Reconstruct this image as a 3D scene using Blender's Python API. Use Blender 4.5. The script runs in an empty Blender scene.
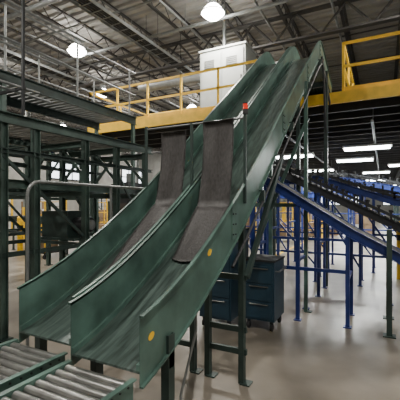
import bpy, math, random
from mathutils import Vector
random.seed(4)
scene = bpy.context.scene
V = Vector

# ---------------- materials ----------------
def mat(name, col, rough=0.5, metal=0.0, var=0.15, scale=6.0, bump=0.0, emis=None, estr=0.0, col2=None, stretch=(1,1,1)):
    m = bpy.data.materials.new(name); m.use_nodes = True
    nt = m.node_tree; b = nt.nodes["Principled BSDF"]
    tc = nt.nodes.new("ShaderNodeTexCoord"); mp = nt.nodes.new("ShaderNodeMapping")
    mp.inputs["Scale"].default_value = stretch
    nz = nt.nodes.new("ShaderNodeTexNoise"); nz.inputs["Scale"].default_value = scale; nz.inputs["Detail"].default_value = 6
    cr = nt.nodes.new("ShaderNodeValToRGB")
    c2 = col2 if col2 else tuple(min(1, c*(1+var*2)+0.01*var) for c in col)
    c1 = tuple(c*(1-var) for c in col)
    cr.color_ramp.elements[0].position = 0.3; cr.color_ramp.elements[1].position = 0.7
    cr.color_ramp.elements[0].color = (*c1, 1); cr.color_ramp.elements[1].color = (*c2, 1)
    nt.links.new(tc.outputs["Object"], mp.inputs[0]); nt.links.new(mp.outputs[0], nz.inputs["Vector"])
    nt.links.new(nz.outputs["Fac"], cr.inputs[0]); nt.links.new(cr.outputs[0], b.inputs["Base Color"])
    b.inputs["Roughness"].default_value = rough; b.inputs["Metallic"].default_value = metal
    if bump:
        bp = nt.nodes.new("ShaderNodeBump"); bp.inputs["Strength"].default_value = bump; bp.inputs["Distance"].default_value = 0.01
        nt.links.new(nz.outputs["Fac"], bp.inputs["Height"]); nt.links.new(bp.outputs[0], b.inputs["Normal"])
    if emis:
        b.inputs["Emission Color"].default_value = (*emis, 1); b.inputs["Emission Strength"].default_value = estr
    return m

GREEN = mat("green_painted_steel", (0.070, 0.128, 0.108), 0.36, 0.1, 0.28, 5)
GREENG = mat("dull_green_steel", (0.045, 0.075, 0.064), 0.5, 0.1, 0.35, 3)
GREEND = mat("dark_green_steel", (0.024, 0.043, 0.038), 0.5, 0.1, 0.25, 5)
BED = mat("worn_chute_steel", (0.085, 0.12, 0.108), 0.28, 0.5, 0.4, 4, stretch=(9, 1, 1))
BLUE = mat("blue_painted_steel", (0.014, 0.032, 0.17), 0.42, 0.0, 0.2, 5)
YEL = mat("safety_yellow_paint", (0.82, 0.50, 0.02), 0.45, 0.0, 0.1, 5)
DARK = mat("dark_steel", (0.025, 0.027, 0.03), 0.6, 0.2, 0.2, 5)
BLACK = mat("black_rubber_belt", (0.015, 0.015, 0.017), 0.7, 0, 0.2, 10)
ROLL = mat("zinc_roller", (0.30, 0.30, 0.29), 0.3, 0.85, 0.2, 8)
GREY = mat("light_grey_enamel", (0.19, 0.205, 0.20), 0.5, 0, 0.08, 3)
GREYP = mat("grey_panel_enamel", (0.24, 0.255, 0.25), 0.45, 0, 0.06, 3)
GREYD = mat("galvanized_conduit", (0.20, 0.21, 0.21), 0.45, 0.5, 0.1, 8)
JOIST = mat("joist_primer_paint", (0.032, 0.03, 0.029), 0.6, 0, 0.2, 4)
WHITE = mat("white_panel", (0.6, 0.6, 0.58), 0.6, 0, 0.05, 3)
CARD = mat("cardboard", (0.22, 0.15, 0.09), 0.8, 0, 0.15, 4)
WOOD = mat("pallet_wood", (0.33, 0.21, 0.11), 0.8, 0, 0.3, 6)
BROWN = mat("rusty_brown_machine", (0.055, 0.042, 0.035), 0.6, 0.1, 0.25, 5)
TEAL = mat("teal_cabinet_enamel", (0.017, 0.048, 0.078), 0.35, 0.1, 0.12, 4)
RED = mat("red_beacon_lens", (0.6, 0.02, 0.01), 0.2, 0, 0.05, 4, emis=(1, 0.05, 0.02), estr=0.4)
LAMP = mat("prismatic_lamp_lens", (0.9, 0.9, 0.9), 0.4, 0, 0, 1, emis=(1, 0.97, 0.9), estr=45)
TUBEL = mat("fluorescent_tube", (0.9, 0.9, 0.9), 0.4, 0, 0, 1, emis=(0.95, 1, 1), estr=26)
SKY = mat("frosted_window_glass", (0.8, 0.85, 0.9), 0.3, 0, 0, 1, emis=(0.9, 0.95, 1), estr=4.0)
WALL = mat("painted_block_wall", (0.34, 0.34, 0.32), 0.85, 0, 0.1, 1.5)
ROOF = mat("ribbed_roof_deck", (0.24, 0.23, 0.215), 0.7, 0.1, 0.15, 1.0)
CONC = mat("sealed_concrete", (0.165, 0.143, 0.115), 0.30, 0, 0.3, 1.1, 0.06, col2=(0.30, 0.265, 0.22))
MAT = mat("ribbed_rubber_curtain", (0.036, 0.033, 0.033), 0.5, 0, 0.25, 60, 0.3, stretch=(1, 1, .4))

# ---------------- mesh builder ----------------
class B:
    def __init__(s, name):
        s.name = name; s.v = []; s.f = []; s.mi = []; s.mats = []; s.sm = []
    def m(s, mt):
        if mt not in s.mats: s.mats.append(mt)
        return s.mats.index(mt)
    def add(s, vs, fs, mt, smooth=False):
        o = len(s.v); s.v += [tuple(x) for x in vs]; k = s.m(mt)
        for f in fs: s.f.append(tuple(i+o for i in f)); s.mi.append(k); s.sm.append(smooth)
    def box(s, lo, hi, mt):
        x0, y0, z0 = lo; x1, y1, z1 = hi
        vs = [(x0,y0,z0),(x1,y0,z0),(x1,y1,z0),(x0,y1,z0),(x0,y0,z1),(x1,y0,z1),(x1,y1,z1),(x0,y1,z1)]
        s.add(vs, [(0,3,2,1),(4,5,6,7),(0,1,5,4),(1,2,6,5),(2,3,7,6),(3,0,4,7)], mt)
    def frame(s, p, q, up=None):
        d = (q-p).normalized()
        if up is None: up = V((0,0,1)) if abs(d.z) < 0.95 else V((0,1,0))
        sd = d.cross(up).normalized(); u2 = sd.cross(d).normalized()
        return sd, u2
    def prof(s, p, q, pts, mt, up=None, smooth=False):
        p, q = V(p), V(q); sd, u2 = s.frame(p, q, up); n = len(pts)
        vs = [p+sd*x+u2*y for x, y in pts] + [q+sd*x+u2*y for x, y in pts]
        s.add(vs, [(i, (i+1) % n, n+(i+1) % n, n+i) for i in range(n)], mt, smooth)
        s.add(vs, [tuple(range(n))[::-1], tuple(range(n, 2*n))], mt)
    def beam(s, p, q, w, h, mt, up=None):
        s.prof(p, q, [(-w/2,-h/2),(w/2,-h/2),(w/2,h/2),(-w/2,h/2)], mt, up)
    def ibeam(s, p, q, w, h, mt, t=0.012, up=None):
        a, c = w/2, h/2
        s.prof(p, q, [(-a,-c),(a,-c),(a,-c+t),(t/2,-c+t),(t/2,c-t),(a,c-t),(a,c),(-a,c),(-a,c-t),(-t/2,c-t),(-t/2,-c+t),(-a,-c+t)], mt, up)
    def chan(s, p, q, w, h, mt, t=0.008, flip=1, up=None):
        c = h/2; f = flip
        pts = [(0,-c),(f*w,-c),(f*w,-c+t),(f*t,-c+t),(f*t,c-t),(f*w,c-t),(f*w,c),(0,c)]
        s.prof(p, q, pts, mt, up)
    def tube(s, p, q, r, mt, n=10, r2=None):
        p, q = V(p), V(q); sd, u2 = s.frame(p, q); r2 = r if r2 is None else r2
        vs = [p+(sd*math.cos(2*math.pi*i/n)+u2*math.sin(2*math.pi*i/n))*r for i in range(n)]
        vs += [q+(sd*math.cos(2*math.pi*i/n)+u2*math.sin(2*math.pi*i/n))*r2 for i in range(n)]
        s.add(vs, [(i, (i+1) % n, n+(i+1) % n, n+i) for i in range(n)], mt, n > 5)
        s.add(vs, [tuple(range(n))[::-1], tuple(range(n, 2*n))], mt)
    def path(s, pts, r, mt, n=8):
        for i in range(len(pts)-1): s.tube(pts[i], pts[i+1], r, mt, n)
    def done(s):
        me = bpy.data.meshes.new(s.name); me.from_pydata(s.v, [], s.f); me.update()
        for mt in s.mats: me.materials.append(mt)
        me.polygons.foreach_set("material_index", s.mi); me.polygons.foreach_set("use_smooth", s.sm)
        ob = bpy.data.objects.new(s.name, me); scene.collection.objects.link(ob); return ob

# ---------------- room ----------------
A0, A1, B0, B1, ZR = -22.0, 11.0, -5.0, 42.0, 7.6
b = B("floor"); b.box((A0-.2, B0-.2, -.2), (A1+.2, B1+.2, 0), CONC); b.done()
b = B("wall_left"); b.box((A0-.2, B0, 0), (A0, B1, ZR+.3), WALL); b.done()
b = B("wall_right"); b.box((A1, B0, 0), (A1+.2, B1, ZR+.3), WALL); b.done()
b = B("wall_far"); b.box((A0-.2, B1, 0), (A1+.2, B1+.2, ZR+.3), WALL); b.done()
b = B("wall_near"); b.box((A0-.2, B0-.2, 0), (A1+.2, B0, ZR+.3), WALL); b.done()
b = B("ceiling")
y = B0-.2; prof = []
while y < B1+.2:
    prof += [(y, ZR), (y+.12, ZR), (y+.16, ZR+.07), (y+.26, ZR+.07)]; y += .30
n = len(prof)
vs = [(A0-.2, p[0], p[1]) for p in prof]+[(A1+.2, p[0], p[1]) for p in prof]
b.add(vs, [(i, i+1, n+i+1, n+i) for i in range(n-1)], ROOF)
b.box((A0-.2, B0-.2, ZR+.12), (A1+.2, B1+.2, ZR+.3), ROOF)
b.done()

b = B("roof_joists")
def lattice(b, p, q, h, pitch, mt, cw=.09, wr=.016):
    p, q = V(p), V(q); d = (q-p); L = d.length; d.normalize(); dn = V((0,0,-h))
    b.beam(p, q, cw, .05, mt); b.beam(p+dn, q+dn, cw, .05, mt)
    n = int(L/pitch)
    for i in range(n):
        a0 = p+d*(L*i/n); a1 = p+d*(L*(i+.5)/n)+dn; a2 = p+d*(L*(i+1)/n)
        b.tube(a0, a1, wr, mt, 4); b.tube(a1, a2, wr, mt, 4)
x = A0+.8
while x < A1:
    lattice(b, (x, B0, ZR-.03), (x, B1, ZR-.03), .45, .9, JOIST); x += 1.55
for y in (0.5, 4.5, 6.6, 12.5, 15, 21, 24, 30, 34):
    b.beam((A0, y, ZR-.40), (A1, y, ZR-.40), .035, .035, JOIST)
b.done()
b = B("roof_girders")
for y in (-3, 2.6, 10.2, 18, 26, 34):
    lattice(b, (A0, y, ZR-.5), (A1, y, ZR-.5), .75, 1.3, JOIST, .18, .035)
b.done()
for (x, y) in ((-14, 10.2), (-14, 18), (-6.6, 19.3), (-14, 26), (-6.6, 26.3), (-14, 2.6), (-20, 10.2)):
    b = B("steel_column"); b.ibeam((x, y, 0), (x, y, ZR-1.3), .2, .22, GREY, .02)
    b.box((x-.18, y-.18, 0), (x+.18, y+.18, .03), DARK)
    b.box((x-.12, y-.13, .03), (x+.12, y+.13, 1.5), YEL); b.done()

b = B("sprinkler_piping")
for x in (-16, -12.3, -9.9, -7.2, -5.2, -3.0, -1.2, 3.5):
    b.tube((x, B0+.05, ZR-.62), (x, B1-.05, ZR-.62), .035, GREYD, 8)
    for y in range(-3, 40, 3): b.tube((x, y, ZR-.62), (x, y, ZR-.02), .01, GREYD, 5)
for y, r in ((6.2, .07), (9.0, .05), (3.8, .04), (7.4, .03)):
    b.tube((A0+.05, y, ZR-.75), (A1-.05, y, ZR-.75), r, GREYD, 10)
b.done()
for x in (-6.4, -10.8):
    b = B("cable_tray")
    z = 6.5
    for dx in (-.22, .22): b.beam((x+dx, B0+.3, z), (x+dx, 30, z), .02, .09, GREYD)
    y = B0+.4
    while y < 30: b.beam((x-.22, y, z-.03), (x+.22, y, z-.03), .02, .02, GREYD); y += .35
    for dx in (-.12, -.04, .06, .13): b.tube((x+dx, B0+.3, z), (x+dx, 30, z), .022, BLACK, 6)
    for y in range(-3, 30, 3):
        for dx in (-.22, .22): b.tube((x+dx, y, z), (x+dx, y, ZR-.01), .008, DARK, 5)
    b.done()

# high bay lamps close under the joists
def lamp(x, y, z=6.75, e=190):
    b = B("high_bay_lamp")
    b.tube((x, y, z+.38), (x, y, ZR-.01), .012, DARK, 6)
    b.tube((x, y, z+.2), (x, y, z+.38), .11, GREYD, 12)
    b.tube((x, y, z+.02), (x, y, z+.2), .32, LAMP, 20, .16)
    b.tube((x, y, z), (x, y, z+.02), .33, GREYD, 20)
    b.tube((x, y, z-.12), (x, y, z), .18, LAMP, 20, .31)
    b.done()
    l = bpy.data.lights.new("lamp_light", 'AREA'); l.shape = 'DISK'; l.size = .34; l.energy = e; l.color = (1, .95, .86)
    o = bpy.data.objects.new("high_bay_light", l); o.location = (x, y, z-.125); scene.collection.objects.link(o)
for x in (-19, -14, -9.1, -4.05, 1, 6.2):
    for y in (0, 8.5, 16.5, 25, 34):
        if y > 12 and x > -4.2: continue
        lamp(x, y, e=420 if (x, y) == (-4.05, 8.5) else 190)
lamp(-11.5, 12.3); lamp(-5.5, 13); lamp(-7.7, 5.0, 6.75, 190)

# ---------------- mezzanine ----------------
DZ = 4.0
b = B("mezzanine_platform")
b.box((-8.1, 8.0, DZ-.06), (8, 11.0, DZ), GREYD)
b.box((-4.0, 11.0, DZ-.06), (8, 38, DZ), GREYD)
b.chan((-8.1, 7.99, DZ-.1), (8, 7.99, DZ-.1), .06, .24, YEL, flip=-1)
b.chan((-8.1, 11.0, DZ-.1), (-4, 11.0, DZ-.1), .06, .24, YEL)
b.chan((-8.1, 8.0, DZ-.1), (-8.1, 11.0, DZ-.1), .06, .24, YEL)
y = 8.5
while y < 38:
    x0 = -8.0 if y < 11 else -4.0
    b.ibeam((x0, y, DZ-.18), (8, y, DZ-.18), .08, .22, JOIST); y += .75
for x in (-4.0, 0.9, 5.5):
    b.ibeam((x, 8.1, DZ-.42), (x, 38, DZ-.42), .14, .28, JOIST)
    for y in (8.3, 14.5, 21, 28, 35):
        b.beam((x, y, 0), (x, y, DZ-.5), .16, .16, GREEND if y > 9 else GREEN)
        b.box((x-.15, y-.15, 0), (x+.15, y+.15, .02), DARK)
for (x, y) in ((-8, 8.2), (-8, 10.8)):
    b.beam((x, y, 0), (x, y, DZ-.1), .16, .16, GREEN); b.box((x-.15, y-.15, 0), (x+.15, y+.15, .02), DARK)
b.done()
b = B("under_deck_piping")
for x in (-2.2, -.2, 1.9): b.tube((x, 8.2, DZ-.62), (x, 37, DZ-.62), .03, GREYD, 8)
for x in (-2.2, -.2, 1.9):
    for y in range(9, 37, 3): b.tube((x, y, DZ-.62), (x, y, DZ-.07), .01, GREYD, 5)
b.done()

def railing(pts, step=1.15, z=DZ, mt=YEL, name="safety_railing", t=.05):
    b = B(name)
    for i in range(len(pts)-1):
        p, q = V((*pts[i], z)), V((*pts[i+1], z)); d = q-p; n = max(1, round(d.length/step))
        for k in range(n+1):
            c = p+d*(k/n); b.beam(c, c+V((0,0,1.07)), t, t, mt)
        for h in (1.05, .56): b.beam(p+V((0,0,h)), q+V((0,0,h)), t, t, mt)
        b.beam(p+V((0,0,.06)), q+V((0,0,.06)), .012, .12, mt)
    b.done()
railing([(-8.05, 10.9), (-8.05, 8.05), (-2.6, 8.05)])
railing([(-8.0, 10.95), (-4.1, 10.95), (-4.1, 16)])
railing([(-0.75, 8.05), (7.9, 8.05)])
railing([(-0.75, 8.15), (-0.75, 12)], 1.3)

b = B("electrical_enclosure")
b.box((-4.75, 9.1, DZ), (-3.35, 10.0, 6.05), GREY)
b.box((-4.78, 9.07, 6.05), (-3.32, 10.03, 6.1), GREYP)
for i in range(2):
    x0 = -4.70+i*.68; b.box((x0, 9.075, DZ+.1), (x0+.62, 9.1, 5.95), GREYP)
    b.box((x0+.54, 9.05, 5.0), (x0+.57, 9.08, 5.2), DARK)
    for k in range(6): b.box((x0+.1, 9.062, 5.5+k*.05), (x0+.42, 9.08, 5.52+k*.05), GREYD)
b.tube((-4.2, 9.6, 6.1), (-4.2, 9.6, ZR-.01), .05, GREYD)
b.done()
b = B("electrical_enclosure")
b.box((-3.05, 9.4, DZ), (-2.2, 10.1, 5.5), GREY)
b.box((-3.0, 9.37, DZ+.1), (-2.25, 9.4, 5.4), GREYP); b.box((-2.9, 9.35, 4.9), (-2.7, 9.38, 5.2), DARK)
b.done()
b = B("air_duct")
b.tube((-7.9, 10.4, 5.9), (-5.0, 10.4, 5.9), .18, GREYD, 18); b.tube((-5.0, 10.4, 4.0), (-5.0, 10.4, 6.08), .16, GREYD, 18)
for x in (-7.5, -6.2): b.tube((x, 10.4, 6.05), (x, 10.4, ZR-.01), .01, DARK, 5)
b.done()

# ---------------- chutes ----------------
PR = [(1.30, .77), (1.7, .90), (2.1, 1.10), (2.65, 1.43), (3.3, 1.88), (3.87, 2.32), (5.3, 3.36), (6.55, 4.27), (6.85, 4.42), (7.1, 4.40), (8.5, 4.02)]
def zb(y):
    for i in range(len(PR)-1):
        if PR[i][0] <= y <= PR[i+1][0]:
            t = (y-PR[i][0])/(PR[i+1][0]-PR[i][0]); return PR[i][1]*(1-t)+PR[i+1][1]*t
    return PR[0][1] if y < PR[0][0] else PR[-1][1]
def smoothpts(y0):
    ys = []; y = y0
    while y < 8.5: ys.append(y); y += .12
    ys.append(8.5)
    return [(y, sum(zb(y+d) for d in (-.15,-.07,0,.07,.15))/5) for y in ys]
def ribbon(b, xs, off0, off1, mt, SP):
    x0, x1 = xs; vs = []
    for y, z in SP: vs += [(x0, y, z+off0), (x1, y, z+off0), (x1, y, z+off1), (x0, y, z+off1)]
    n = len(SP); fs = []
    for i in range(n-1):
        o = 4*i
        for k in range(4):
            fs.append((o+k, o+(k+1) % 4, o+4+(k+1) % 4, o+4+k))
    fs += [(3,2,1,0), (4*n-4, 4*n-3, 4*n-2, 4*n-1)]
    b.add(vs, fs, mt)
SP = smoothpts(1.36)
def chute(x0, x1, y0, h=.27):
    SP = smoothpts(y0)
    b = B("package_chute")
    ribbon(b, (x0, x1), -.012, 0, BED, SP)
    ribbon(b, (x0-.004, x0), -.07, h, GREEN, SP); ribbon(b, (x1, x1+.004), -.07, h, GREEN, SP)
    ribbon(b, (x0-.024, x0), h-.012, h, GREEN, SP); ribbon(b, (x1, x1+.024), h-.012, h, GREEN, SP)
    ribbon(b, (x0-.022, x0), -.08, -.07, GREEN, SP); ribbon(b, (x1, x1+.022), -.08, -.07, GREEN, SP)
    ribbon(b, (x0+.001, x0+.02), 0.0, .03, GREEN, SP); ribbon(b, (x1-.02, x1-.001), 0.0, .03, GREEN, SP)
    for y in (2.55, 4.1, 5.6, 6.8):
        z = zb(y)
        for x, s in ((x0-.006, -1), (x1+.006, 1)):
            b.box((x-.004, y-.04, z-.04), (x+.004, y+.04, z+h-.04), GREEN)
            for dz in (0, .08, .16):
                for dy in (-.025, .025): b.tube((x, y+dy, z+dz), (x+s*.012, y+dy, z+dz), .007, DARK, 6)
    for y in (1.9, 2.9, 3.9, 4.9, 5.9):
        z = zb(y); b.beam((x0, y, z-.05), (x1, y, z-.05), .05, .06, GREEND)
    b.done()
CX = ((-2.02, -1.565), (-1.50, -1.04))
chute(*CX[0], 1.42); chute(*CX[1], 1.36)

def sticker(x, y, z, ry, rz, tilt):
    b = B("caution_label"); n = 20; vs = []
    for s in (0, .002):
        for i in range(n):
            t = 2*math.pi*i/n; yy = ry*math.cos(t); zz = rz*math.sin(t)
            vs.append((x+s, y+yy*math.cos(tilt)-zz*math.sin(tilt), z+yy*math.sin(tilt)+zz*math.cos(tilt)))
    b.add(vs, [tuple(range(n))[::-1], tuple(range(n, 2*n))]+[(i,(i+1)%n,n+(i+1)%n,n+i) for i in range(n)], YEL); b.done()
sticker(-1.035, 1.45, .94, .026, .018, .5); sticker(-1.035, 2.12, 1.28, .03, .02, .5)

b = B("chute_support_frame")
for y, xs in ((2.97, (-1.10, -1.44, -1.60, -2.05)), (1.62, (-1.02, -1.54, -2.05)), (5.4, (-1.0, -1.54, -2.07))):
    for x in xs:
        top = zb(y)-(.08 if x > -2.04 and x < -1.02 else -.02)
        b.chan((x, y, 0), (x, y, top), .05, .06, GREEND if y < 5 else GREEN, .006)
        b.box((x-.03, y-.05, 0), (x+.06, y+.05, .012), GREEND)
    x0, x1 = xs[-1], xs[0]
    b.beam((x0, y, zb(y)-.12), (x1, y, zb(y)-.12), .05, .08, GREEND)
for z in (.28, .48, .95): b.beam((-1.44, 2.97, z), (-1.08, 2.97, z), .03, .05, GREEND)
b.beam((-2.05, 2.97, .25), (-1.60, 2.97, .25), .03, .05, GREEND)
b.beam((-1.08, 2.97, .95), (-1.0, 3.9, 2.15), .04, .05, GREEND)
b.beam((-2.07, 5.4, .3), (-1.0, 5.4, 2.9), .03, .05, GREEN)
b.beam((-2.07, 5.4, 1.6), (-1.0, 5.4, 1.6), .04, .06, GREEN)
for x in (-2.05, -1.54, -1.0): b.beam((x, 7.3, 0), (x, 7.3, zb(7.3)-.1), .07, .07, GREEND)
b.beam((-2.05, 7.3, 4.0), (-1.0, 7.3, 4.0), .06, .1, GREEND)
b.beam((-1.0, 6.75, 4.3), (-1.0, 7.9, 3.75), .03, .10, DARK); b.beam((-1.0, 6.9, 4.35), (-1.0, 7.3, 3.0), .03, .06, DARK)
b.done()
b = B("chute_conduit")
pts = [(-1.0, y, z-.17) for y, z in SP if 2.4 < y < 7.0]
b.path(pts, .014, DARK, 6)
for y in (3.2, 4.4, 5.6, 6.6): b.box((-1.04, y-.02, zb(y)-.19), (-.985, y+.02, zb(y)-.07), GREEND)
b.done()
b = B("air_hose")
b.path([(-1.08, 2.0, .97), (-1.06, 1.98, .8), (-1.1, 1.95, .6), (-1.13, 1.9, .4), (-1.1, 1.85, .2), (-1.0, 1.8, .06), (-.85, 1.75, .012), (-.6, 1.7, .012)], .009, GREYD, 8)
b.done()

def curtain(x0, x1, ytop, ztop, ylow, bulge):
    b = B("rubber_curtain"); path = []
    yk = ytop-.10; zk = zb(yk)+.16
    for i in range(13):
        t = i/12; path.append((ytop-.10*t**1.5, ztop*(1-t)+zk*t))
    n = 16
    for i in range(1, n+1):
        t = i/n; y = yk*(1-t)+ylow*t; off = .16*(1-t)**1.6+.018
        path.append((y, zb(y)+off))
    m = 10; vs = []
    for sgn in (0, .006):
        for j, (y, z) in enumerate(path):
            for i in range(m+1):
                s = i/m; w = .008*math.sin(s*9+j*.3)+bulge*math.sin(math.pi*s)
                vs.append((x0+(x1-x0)*s+.012*math.sin(j*.25), y+w+sgn*.6, z+w*.4+sgn))
    L = len(path); W = m+1; N = L*W; fs = []
    for j in range(L-1):
        for i in range(m):
            o = j*W+i; fs.append((o, o+1, o+W+1, o+W)); fs.append((N+o, N+o+W, N+o+W+1, N+o+1))
    for j in range(L-1):
        for i in (0, m):
            o = j*W+i; fs.append((o, o+W, N+o+W, N+o))
    for i in range(m):
        fs.append((i, i+1, N+i+1, N+i)); o = (L-1)*W+i; fs.append((o, o+1, N+o+1, N+o))
    b.add(vs, fs, MAT, True); b.done()
curtain(-1.87, -1.60, 2.78, 2.28, 1.80, .015)
curtain(-1.41, -1.12, 2.75, 2.33, 2.22, -.012)
b = B("curtain_hanger")
b.tube((-2.03, 2.77, 2.33), (-1.02, 2.77, 2.33), .009, GREYD, 8)
for x in (-2.035, -1.022): b.beam((x, 2.77, zb(2.77)+.1), (x, 2.77, 2.36), .022, .022, GREEND)
b.beam((-1.532, 2.77, zb(2.77)-.02), (-1.532, 2.77, 2.34), .022, .022, GREEND)
b.done()
b = B("signal_beacon")
b.tube((-1.02, 2.77, 2.36), (-1.02, 2.77, 2.40), .022, DARK, 12)
b.tube((-1.02, 2.77, 2.40), (-1.02, 2.77, 2.445), .02, RED, 12)
b.tube((-1.02, 2.77, 2.445), (-1.02, 2.77, 2.455), .022, DARK, 12)
b.done()

def roller_conv(name, x0, x1, y0, y1, z, step=.058, leg=(0.2, 1.15), cm=GREEN):
    b = B(name)
    b.chan((x0, y0, z-.03), (x0, y1, z-.03), .03, .12, cm, flip=-1); b.chan((x1, y0, z-.03), (x1, y1, z-.03), .03, .12, cm, flip=1)
    y = y0+.04
    while y < y1-.02:
        b.tube((x0+.005, y, z), (x1-.005, y, z), .024, ROLL, 12)
        b.tube((x0-.012, y, z), (x1+.012, y, z), .006, DARK, 6); y += step
    for yy in leg:
        for x in (x0, x1): b.beam((x, yy, 0), (x, yy, z-.09), .04, .05, GREEND); b.box((x-.05, yy-.05, 0), (x+.05, yy+.05, .01), GREEND)
        b.beam((x0, yy, z*.4), (x1, yy, z*.4), .04, .04, GREEND)
    b.done()
roller_conv("roller_conveyor", -2.0, -1.60, -1.0, 1.40, .74)
roller_conv("roller_conveyor", -1.47, -1.07, -1.0, 1.34, .74)

b = B("pipe_handrail")
pts = [(-2.6, 1.9, 0), (-2.6, 1.9, 1.68)]
for i in range(1, 7):
    t = i/6*math.pi/2; pts.append((-2.6, 1.9+.12*(1-math.cos(t)), 1.68+.12*math.sin(t)))
pts += [(-2.6, 3.7, 1.80), (-2.6, 3.78, 1.72), (-2.6, 3.8, 0)]
b.path(pts, .014, GREYD, 10); b.tube((-2.6, 1.9, .95), (-2.6, 3.8, .95), .013, GREYD, 8); b.tube((-2.6, 2.9, 0), (-2.6, 2.9, 1.8), .013, GREYD, 8)
b.done()

# ---------------- left gantries ----------------
def gantry(xa, xb, ys, y0, y1, zt, extra=()):
    b = B("overhead_conveyor_gantry")
    for x in (xa, xb):
        for y in ys+(extra if x == xb else ()):
            b.ibeam((x, y, 0), (x, y, zt-.06), .08, .09, GREENG, .01)
            b.box((x-.08, y-.08, 0), (x+.08, y+.08, .015), GREEND)
        b.chan((x, y0, zt), (x, y1, zt), .06, .13, GREENG); b.chan((x, y0, zt-.39), (x, y1, zt-.39), .04, .06, GREEND)
        b.beam((x, ys[0], 1.0), (x, ys[-1], 1.0), .04, .06, GREEND)
        for i in range(len(ys)-1):
            if i % 2: b.beam((x, ys[i], zt-.45), (x, ys[i+1], 1.1), .03, .04, GREEND)
        b.chan((x*.9+(xa+xb)/2*.1, y0, 1.86), (x*.9+(xa+xb)/2*.1, y1, 1.86), .05, .11, GREENG)
    xm0, xm1 = xa*.9+(xa+xb)/2*.1, xb*.9+(xa+xb)/2*.1
    for y in ys:
        b.ibeam((xa, y, zt-.12), (xb, y, zt-.12), .08, .10, GREENG, .01)
        b.beam((xa, y, zt-.64), (xa+.5, y, zt-.14), .03, .05, GREENG); b.beam((xb, y, zt-.64), (xb-.5, y, zt-.14), .03, .05, GREENG)
        b.beam((xa, y, 1.76), (xb, y, 1.76), .05, .07, GREENG); b.beam((xa, y, 1.0), (xb, y, 1.0), .04, .05, GREEND)
    y = y0+.1
    while y < y1-.05:
        b.tube((xa+.03, y, zt+.04), (xb-.03, y, zt+.04), .028, ROLL, 8)
        b.tube((xm0+.02, y, 1.9), (xm1-.02, y, 1.9), .025, ROLL, 6); y += .12
    b.done()
gantry(-5.3, -4.0, (1.4, 2.6, 3.9, 4.6, 5.4), -1, 5.6, 2.64, (3.04,))
gantry(-7.9, -6.7, (2.2, 3.6, 5.0, 6.4), -1, 6.6, 3.0)
b = B("upper_walkway")
for x in (-5.0, -6.1):
    b.chan((x, -1, 3.5), (x, 6.4, 3.5), .05, .17, GREEND)
    for y in (0.5, 3.25, 6.3): b.beam((x, y, 2.72 if (x > -5.3 and y < 5.6) else 0), (x, y, 3.43), .07, .07, GREENG)
y = -.9
while y < 6.4: b.beam((-6.1, y, 3.59), (-5.0, y, 3.59), .10, .03, GREYD); y += .14
for x in (-5.02, -6.08):
    for h in (.5, 1.0): b.tube((x, -1, 3.6+h), (x, 6.4, 3.6+h), .018, GREYD, 8)
    for y in (-.9, 0.5, 1.9, 3.3, 4.7, 6.2): b.tube((x, y, 3.58), (x, y, 4.6), .018, GREYD, 8)
b.done()
b = B("conduit_rack")
for i, (x, z) in enumerate(((-4.1, 3.1), (-4.2, 3.14), (-4.3, 3.1), (-4.45, 3.75), (-4.5, 3.85), (-4.4, 4.3))):
    b.tube((x, -1.5, z), (x, 3.0+i*.25, z), .018, GREYD, 8)
for y in (0, 1.4, 2.85):
    b.beam((-4.6, y, 3.06), (-3.95, y, 3.06), .04, .03, DARK)
    for x in (-3.98, -4.55): b.beam((x, y, 2.72), (x, y, 4.3), .03, .03, DARK)
    b.beam((-4.6, y, 4.28), (-3.95, y, 4.28), .04, .03, DARK)
b.done()
for y0 in (1.6, 4.0):
    b = B("conveyor_drive_unit")
    b.box((-5.2, y0-.05, 1.03), (-4.3, y0+.5, 1.07), GREEND)
    b.box((-5.1, y0, 1.07), (-4.5, y0+.42, 1.5), GREEND); b.tube((-4.5, y0+.2, 1.28), (-4.2, y0+.2, 1.28), .12, DARK, 16); b.tube((-4.2, y0+.2, 1.28), (-4.16, y0+.2, 1.28), .08, GREYD, 16)
    b.done()

def sorter(x, y, w=.9, d=.7, h=1.9, c=BROWN):
    b = B("sorting_machine")
    b.box((x, y, .35), (x+w, y+d, h*.75), c)
    b.box((x+.1, y+.05, h*.75), (x+w-.2, y+d-.05, h), DARK)
    for dx in (0.03, w-.09):
        for dy in (.03, d-.09): b.box((x+dx, y+dy, 0), (x+dx+.06, y+dy+.06, .35), DARK)
    b.box((x+.1, y-.02, .6), (x+w*.5, y, h*.65), GREYD); b.box((x+w*.6, y-.02, h*.5), (x+w*.85, y, h*.65), YEL)
    b.tube((x+w*.5, y+d/2, h), (x+w*.5, y+d/2, h+.25), .1, GREYD, 12)
    b.done()
sorter(-8.2, 9.0, 1.2, .8, 2.3, GREEND); sorter(-6.5, 7.2, .8, .7, 2.2, BROWN); sorter(-10.6, 5, 1.4, .9, 2.0, GREEND)

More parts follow.
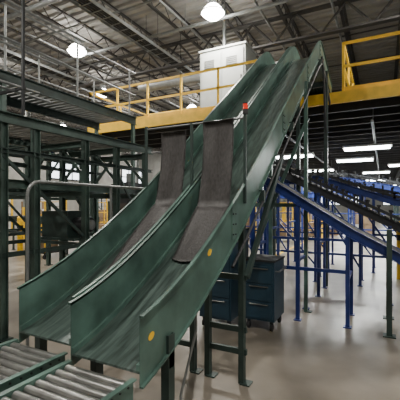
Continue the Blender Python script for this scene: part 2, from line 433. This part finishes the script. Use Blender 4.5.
# ---------------- blue conveyors ----------------
def conveyor(name, pts, w, cm, legs, h=.13, top='belt', spikes=0, lm=None, brace=None, legw=.05, xb=False):
    b = B(name); y0 = pts[0][1]
    lm = lm or cm
    P = [(p[0], p[2]) for p in pts]
    def z(x):
        for i in range(len(P)-1):
            if P[i][0] <= x <= P[i+1][0]:
                t = (x-P[i][0])/(P[i+1][0]-P[i][0]); return P[i][1]*(1-t)+P[i+1][1]*t
        return P[-1][1]
    for i in range(len(P)-1):
        p, q = P[i], P[i+1]
        b.chan((p[0], y0, p[1]), (q[0], y0, q[1]), .04, h, cm, flip=1)
        b.chan((p[0], y0+w, p[1]), (q[0], y0+w, q[1]), .04, h, cm, flip=-1)
        if top == 'belt': b.beam((p[0], y0+w/2, p[1]+h*.35), (q[0], y0+w/2, q[1]+h*.35), w-.06, .03, BLACK)
        L = math.hypot(q[0]-p[0], q[1]-p[1]); n = int(L/.1)
        for k in range(n+1):
            t = k/max(1, n); x = p[0]+(q[0]-p[0])*t; zz = p[1]+(q[1]-p[1])*t
            if top == 'roll': b.tube((x, y0+.02, zz+h*.5), (x, y0+w-.02, zz+h*.5), .03, DARK, 8)
            if spikes and k % 2 == 0:
                for yy in (y0, y0+w):
                    b.beam((x, yy, zz+h*.4), (x, yy, zz+h*.5+spikes), .03, .03, BLACK)
                    b.box((x-.03, yy-.02, zz+h*.5+spikes-.03), (x+.03, yy+.02, zz+h*.5+spikes), BLACK)
        if spikes:
            for yy in (y0, y0+w): b.beam((p[0], yy, p[1]+h*.5+spikes*.5), (q[0], yy, q[1]+h*.5+spikes*.5), .02, .04, DARK)
    for k, x in enumerate(legs):
        for yy in (y0, y0+w):
            b.beam((x, yy, 0), (x, yy, z(x)-h*.3), legw, legw, lm); b.box((x-.05, yy-.05, 0), (x+.05, yy+.05, .012), lm)
        b.beam((x, y0, z(x)*.5), (x, y0+w, z(x)*.5), .04, .04, lm)
        if xb and k+1 < len(legs):
            x2 = legs[k+1]; b.beam((x, y0, z(x)*.85), (x2, y0, .35), .03, .035, lm)
    if brace:
        for bz in brace: b.beam((legs[0], y0, bz), (legs[-1], y0, bz), .04, .045, lm)
    b.done()
conveyor("inclined_belt_conveyor", [(-1.9, 4.95, 2.08), (-1.5, 4.95, 1.95), (-.35, 4.95, 1.22), (.3, 4.95, .88), (2.5, 4.95, .85)], .6, BLUE, (-1.7, -1.05, -.41), .12, brace=(.72,))
b = B("conveyor_leg_stand")
for y in (4.85, 5.62):
    b.beam((.07, y, 0), (.07, y, 1.3 if y < 5 else .9), .06, .06, GREEND); b.box((0, y-.07, 0), (.14, y+.07, .012), GREEND)
b.beam((.07, 4.85, .7), (.07, 5.62, .7), .05, .05, GREEND); b.done()
conveyor("inclined_roller_conveyor", [(-2.6, 6.4, 2.66), (-1.5, 6.4, 2.10), (.3, 6.4, 1.20), (2.5, 6.4, 1.1)], .7, DARK, (-1.9, -1.0, .1), .12, 'roll', .16, lm=BLUE, brace=(1.0,))
conveyor("inclined_belt_conveyor", [(-2.9, 7.6, 2.2), (-1.2, 7.6, 2.15), (.2, 7.6, 1.65), (2.2, 7.6, 1.4)], .6, BLUE, (-2.6, -1.25, -.4, .4), .12, 'belt', .12, brace=(.6,), xb=True)
conveyor("inclined_roller_conveyor", [(-4.6, 9.2, 2.35), (-2.2, 9.2, 2.3), (1.0, 9.2, 1.55), (4, 9.2, 1.2)], .8, BLUE, (-4.3, -3.2, -2.2, -1.2, -.2, .8), .14, 'roll', .2, brace=(.9,), xb=True)
conveyor("belt_conveyor_line", [(-6, 12.5, 2.6), (-1, 12.5, 2.4), (3, 12.5, 1.5), (6, 12.5, 1.4)], .9, BLUE, (-5.5, -4.4, -2.5, -1, .6, 2.6), .2, spikes=.25, brace=(.8,), lm=BLUE, xb=True)
conveyor("belt_conveyor_line", [(-7.5, 17.5, 2.0), (-1, 17.5, 2.1), (4, 17.5, 2.1)], .9, BLUE, (-7, -5, -3, -1.2, 1, 3), .22, lm=BLUE, spikes=.2, brace=(1.2,))
conveyor("belt_conveyor_line", [(-15, 14.5, 2.4), (-8, 14.5, 2.2)], .9, GREEND, (-14.5, -12.5, -10.5, -8.5), .22, brace=(1.0,), xb=True)
conveyor("belt_conveyor_line", [(-12, 8.0, 1.1), (-8.3, 8.0, 1.1)], .7, GREEND, (-11.7, -10.3, -9, -8.4), .16, top='roll')
conveyor("belt_conveyor_line", [(-10, 24, 2.4), (4, 24, 2.4)], 1.0, BLUE, (-9, -5.6, -3.5, -1, 2), .25)

def cabinet(x0, x1, y0, y1, z1, rows):
    b = B("rolling_tool_cabinet")
    b.box((x0, y0, .13), (x1, y1, z1), TEAL); b.box((x0-.01, y0-.015, z1), (x1+.01, y1+.01, z1+.025), DARK)
    hh = (z1-.2)/rows
    for r in range(rows):
        b.box((x0+.02, y0-.014, .16+r*hh), (x1-.02, y0, .16+(r+1)*hh-.015), TEAL)
        b.tube((x0+.08, y0-.03, .16+(r+.8)*hh), (x1-.08, y0-.03, .16+(r+.8)*hh), .008, ROLL, 6)
        for xx in (x0+.08, x1-.08): b.tube((xx, y0-.03, .16+(r+.8)*hh), (xx, y0-.01, .16+(r+.8)*hh), .006, ROLL, 6)
    for x in (x0+.05, x1-.05):
        for y in (y0+.05, y1-.05):
            b.box((x-.02, y-.02, .09), (x+.02, y+.02, .13), DARK); b.tube((x-.015, y, .05), (x+.015, y, .05), .05, BLACK, 14)
    b.tube((x1+.04, y0+.06, z1-.12), (x1+.04, y1-.06, z1-.12), .012, ROLL, 8)
    for y in (y0+.06, y1-.06): b.tube((x1, y, z1-.12), (x1+.04, y, z1-.12), .01, ROLL, 6)
    b.done()
cabinet(-2.15, -1.70, 4.1, 4.75, 1.25, 4)
cabinet(-1.60, -1.2, 4.3, 4.78, .88, 3)

# ---------------- background items ----------------
def bollard(x, y, h=1.2, r=.09):
    b = B("safety_bollard"); b.tube((x, y, 0), (x, y, h), r, YEL, 14); b.tube((x, y, h), (x, y, h+.05), r, YEL, 14, r*.5); b.tube((x, y, h*.7), (x, y, h*.8), r+.002, BLACK, 14); b.done()
for x, y in ((-10.2, 7.2), (-9.2, 10.6), (-4.6, 11.9), (-6.4, 12.2), (-2.1, 14.2), (.7, 12), (.35, 8.7), (-12, 9.3)): bollard(x, y)
def pallet(x, y, n=3, c=CARD):
    b = B("loaded_pallet")
    for k in range(3): b.box((x, y+k*.45, 0), (x+1.1, y+k*.45+.1, .1), WOOD)
    for k in range(6): b.box((x+k*.19, y, .1), (x+k*.19+.13, y+1.0, .125), WOOD)
    for k in range(n):
        for i in range(2):
            for j in range(2):
                b.box((x+.04+i*.52, y+.02+j*.49, .127+k*.42), (x+.04+i*.52+.49, y+.02+j*.49+.46, .127+k*.42+.40), c if (i+j+k) % 4 else WHITE)
    b.done()
for x, y, n in ((-12.5, 12.8, 3), (-16, 8, 3), (-8, 20, 4), (-3.2, 19.6, 2), (-1.5, 21, 3), (-11, 19, 4), (-17, 12, 4), (-5, 22, 3), (1.6, 19, 4)): pallet(x, y, n)
def cart(x, y):
    b = B("wire_cage_cart")
    b.box((x, y, .16), (x+.8, y+.7, .2), DARK)
    for dx in (0, .8):
        for dy in (0, .7):
            b.beam((x+dx, y+dy, .16), (x+dx, y+dy, 1.7), .03, .03, YEL); b.tube((x+dx-.015, y+dy, .07), (x+dx+.015, y+dy, .07), .07, BLACK, 10); b.beam((x+dx, y+dy, .07), (x+dx, y+dy, .2), .03, .03, DARK)
    for z in (.5, .9, 1.3, 1.7):
        b.beam((x, y, z), (x+.8, y, z), .02, .02, YEL); b.beam((x, y+.7, z), (x+.8, y+.7, z), .02, .02, YEL); b.beam((x, y, z), (x, y+.7, z), .02, .02, YEL)
    b.box((x+.1, y+.1, .2), (x+.65, y+.6, .8), CARD); b.done()
for x, y in ((-9.6, 7.0), (-10.4, 10.5), (-4.4, 15.2), (-3.1, 16.2), (-13.5, 7)): cart(x, y)

k = 0
def win(lo, hi, fr):
    global k; k += 1
    b = B("window_%d" % k); b.box(lo, hi, SKY)
    x0, y0, z0 = lo; x1, y1, z1 = hi
    if fr == 'x':
        for i in range(5):
            y = y0+(y1-y0)*i/4; b.box((x0, y-.04, z0-.04), (x1+.04, y+.04, z1+.04), DARK)
        for z in (z0, (z0+z1)/2, z1): b.box((x0, y0, z-.04), (x1+.04, y1, z+.04), DARK)
    else:
        for i in range(5):
            x = x0+(x1-x0)*i/4; b.box((x-.04, y0-.04, z0-.04), (x+.04, y1, z1+.04), DARK)
        for z in (z0, (z0+z1)/2, z1): b.box((x0, y0-.04, z-.04), (x1, y1, z+.04), DARK)
    b.done()
win((A0, 11.2, 3.6), (A0+.04, 14.2, 5.0), 'x'); win((A0, 18, 3.6), (A0+.04, 22, 5.0), 'x'); win((A0, 26, 3.6), (A0+.04, 30, 5), 'x')
win((-18, B1-.04, 2.6), (-12, B1, 4.6), 'y'); win((-7, B1-.04, 1.6), (-2, B1, 3.6), 'y'); win((0, B1-.04, 1.6), (5, B1, 3.6), 'y')
for i, y in enumerate((12, 16.5, 21)):
    b = B("door_%d" % (i+1)); b.box((A0+.001, y, 0), (A0+.08, y+2.8, 3.0), WHITE)
    for z in (.5, 1, 1.5, 2, 2.5): b.box((A0+.08, y, z-.02), (A0+.1, y+2.8, z+.02), GREYD)
    b.box((A0+.001, y-.12, 0), (A0+.14, y, 3.1), YEL); b.box((A0+.001, y+2.8, 0), (A0+.14, y+2.92, 3.1), YEL); b.done()

def fluor(x, y, e=60):
    z = 3.22
    b = B("fluorescent_fixture")
    b.box((x-.62, y-.2, z), (x+.62, y+.2, z+.06), WHITE)
    for dy in (-.14, -.05, .05, .14): b.tube((x-.58, y+dy, z-.025), (x+.58, y+dy, z-.025), .028, TUBEL, 8)
    for dx in (-.5, .5): b.tube((x+dx, y, z+.06), (x+dx, y, DZ-.065), .008, DARK, 5)
    b.done()
    l = bpy.data.lights.new("fl", 'AREA'); l.shape = 'RECTANGLE'; l.size = 1.1; l.size_y = .35; l.energy = e; l.color = (.98, 1, .95)
    o = bpy.data.objects.new("fluorescent_light", l); o.location = (x, y, z-.06); scene.collection.objects.link(o)
for x, y, e in ((-.9, 13.7, 170), (-2.6, 11.7, 110), (-2.6, 17, 160), (-.3, 19.3, 160), (-.4, 10.9, 120), (-2.8, 23, 180), (-.4, 25.5, 180), (1.3, 12.1, 130), (2.5, 20, 150), (-2.5, 31, 180), (.5, 33, 180), (.8, 16.2, 150)): fluor(x, y, e)

b = B("floor_marking")
b.box((-3.05, 6.0, .001), (-2.97, 30, .004), YEL); b.done()

# ---------------- world & camera ----------------
w = bpy.data.worlds.new("World"); scene.world = w; w.use_nodes = True
w.node_tree.nodes["Background"].inputs[0].default_value = (.8, .85, .9, 1); w.node_tree.nodes["Background"].inputs[1].default_value = .3
cam = bpy.data.cameras.new("camera"); co = bpy.data.objects.new("camera", cam); scene.collection.objects.link(co)
co.location = (0, 0, 1.6); co.rotation_euler = (math.radians(90), 0, math.atan2(.463, .886))
cam.sensor_width = 36; cam.lens = 31.5; cam.shift_y = .0125; cam.clip_start = .05
scene.camera = co
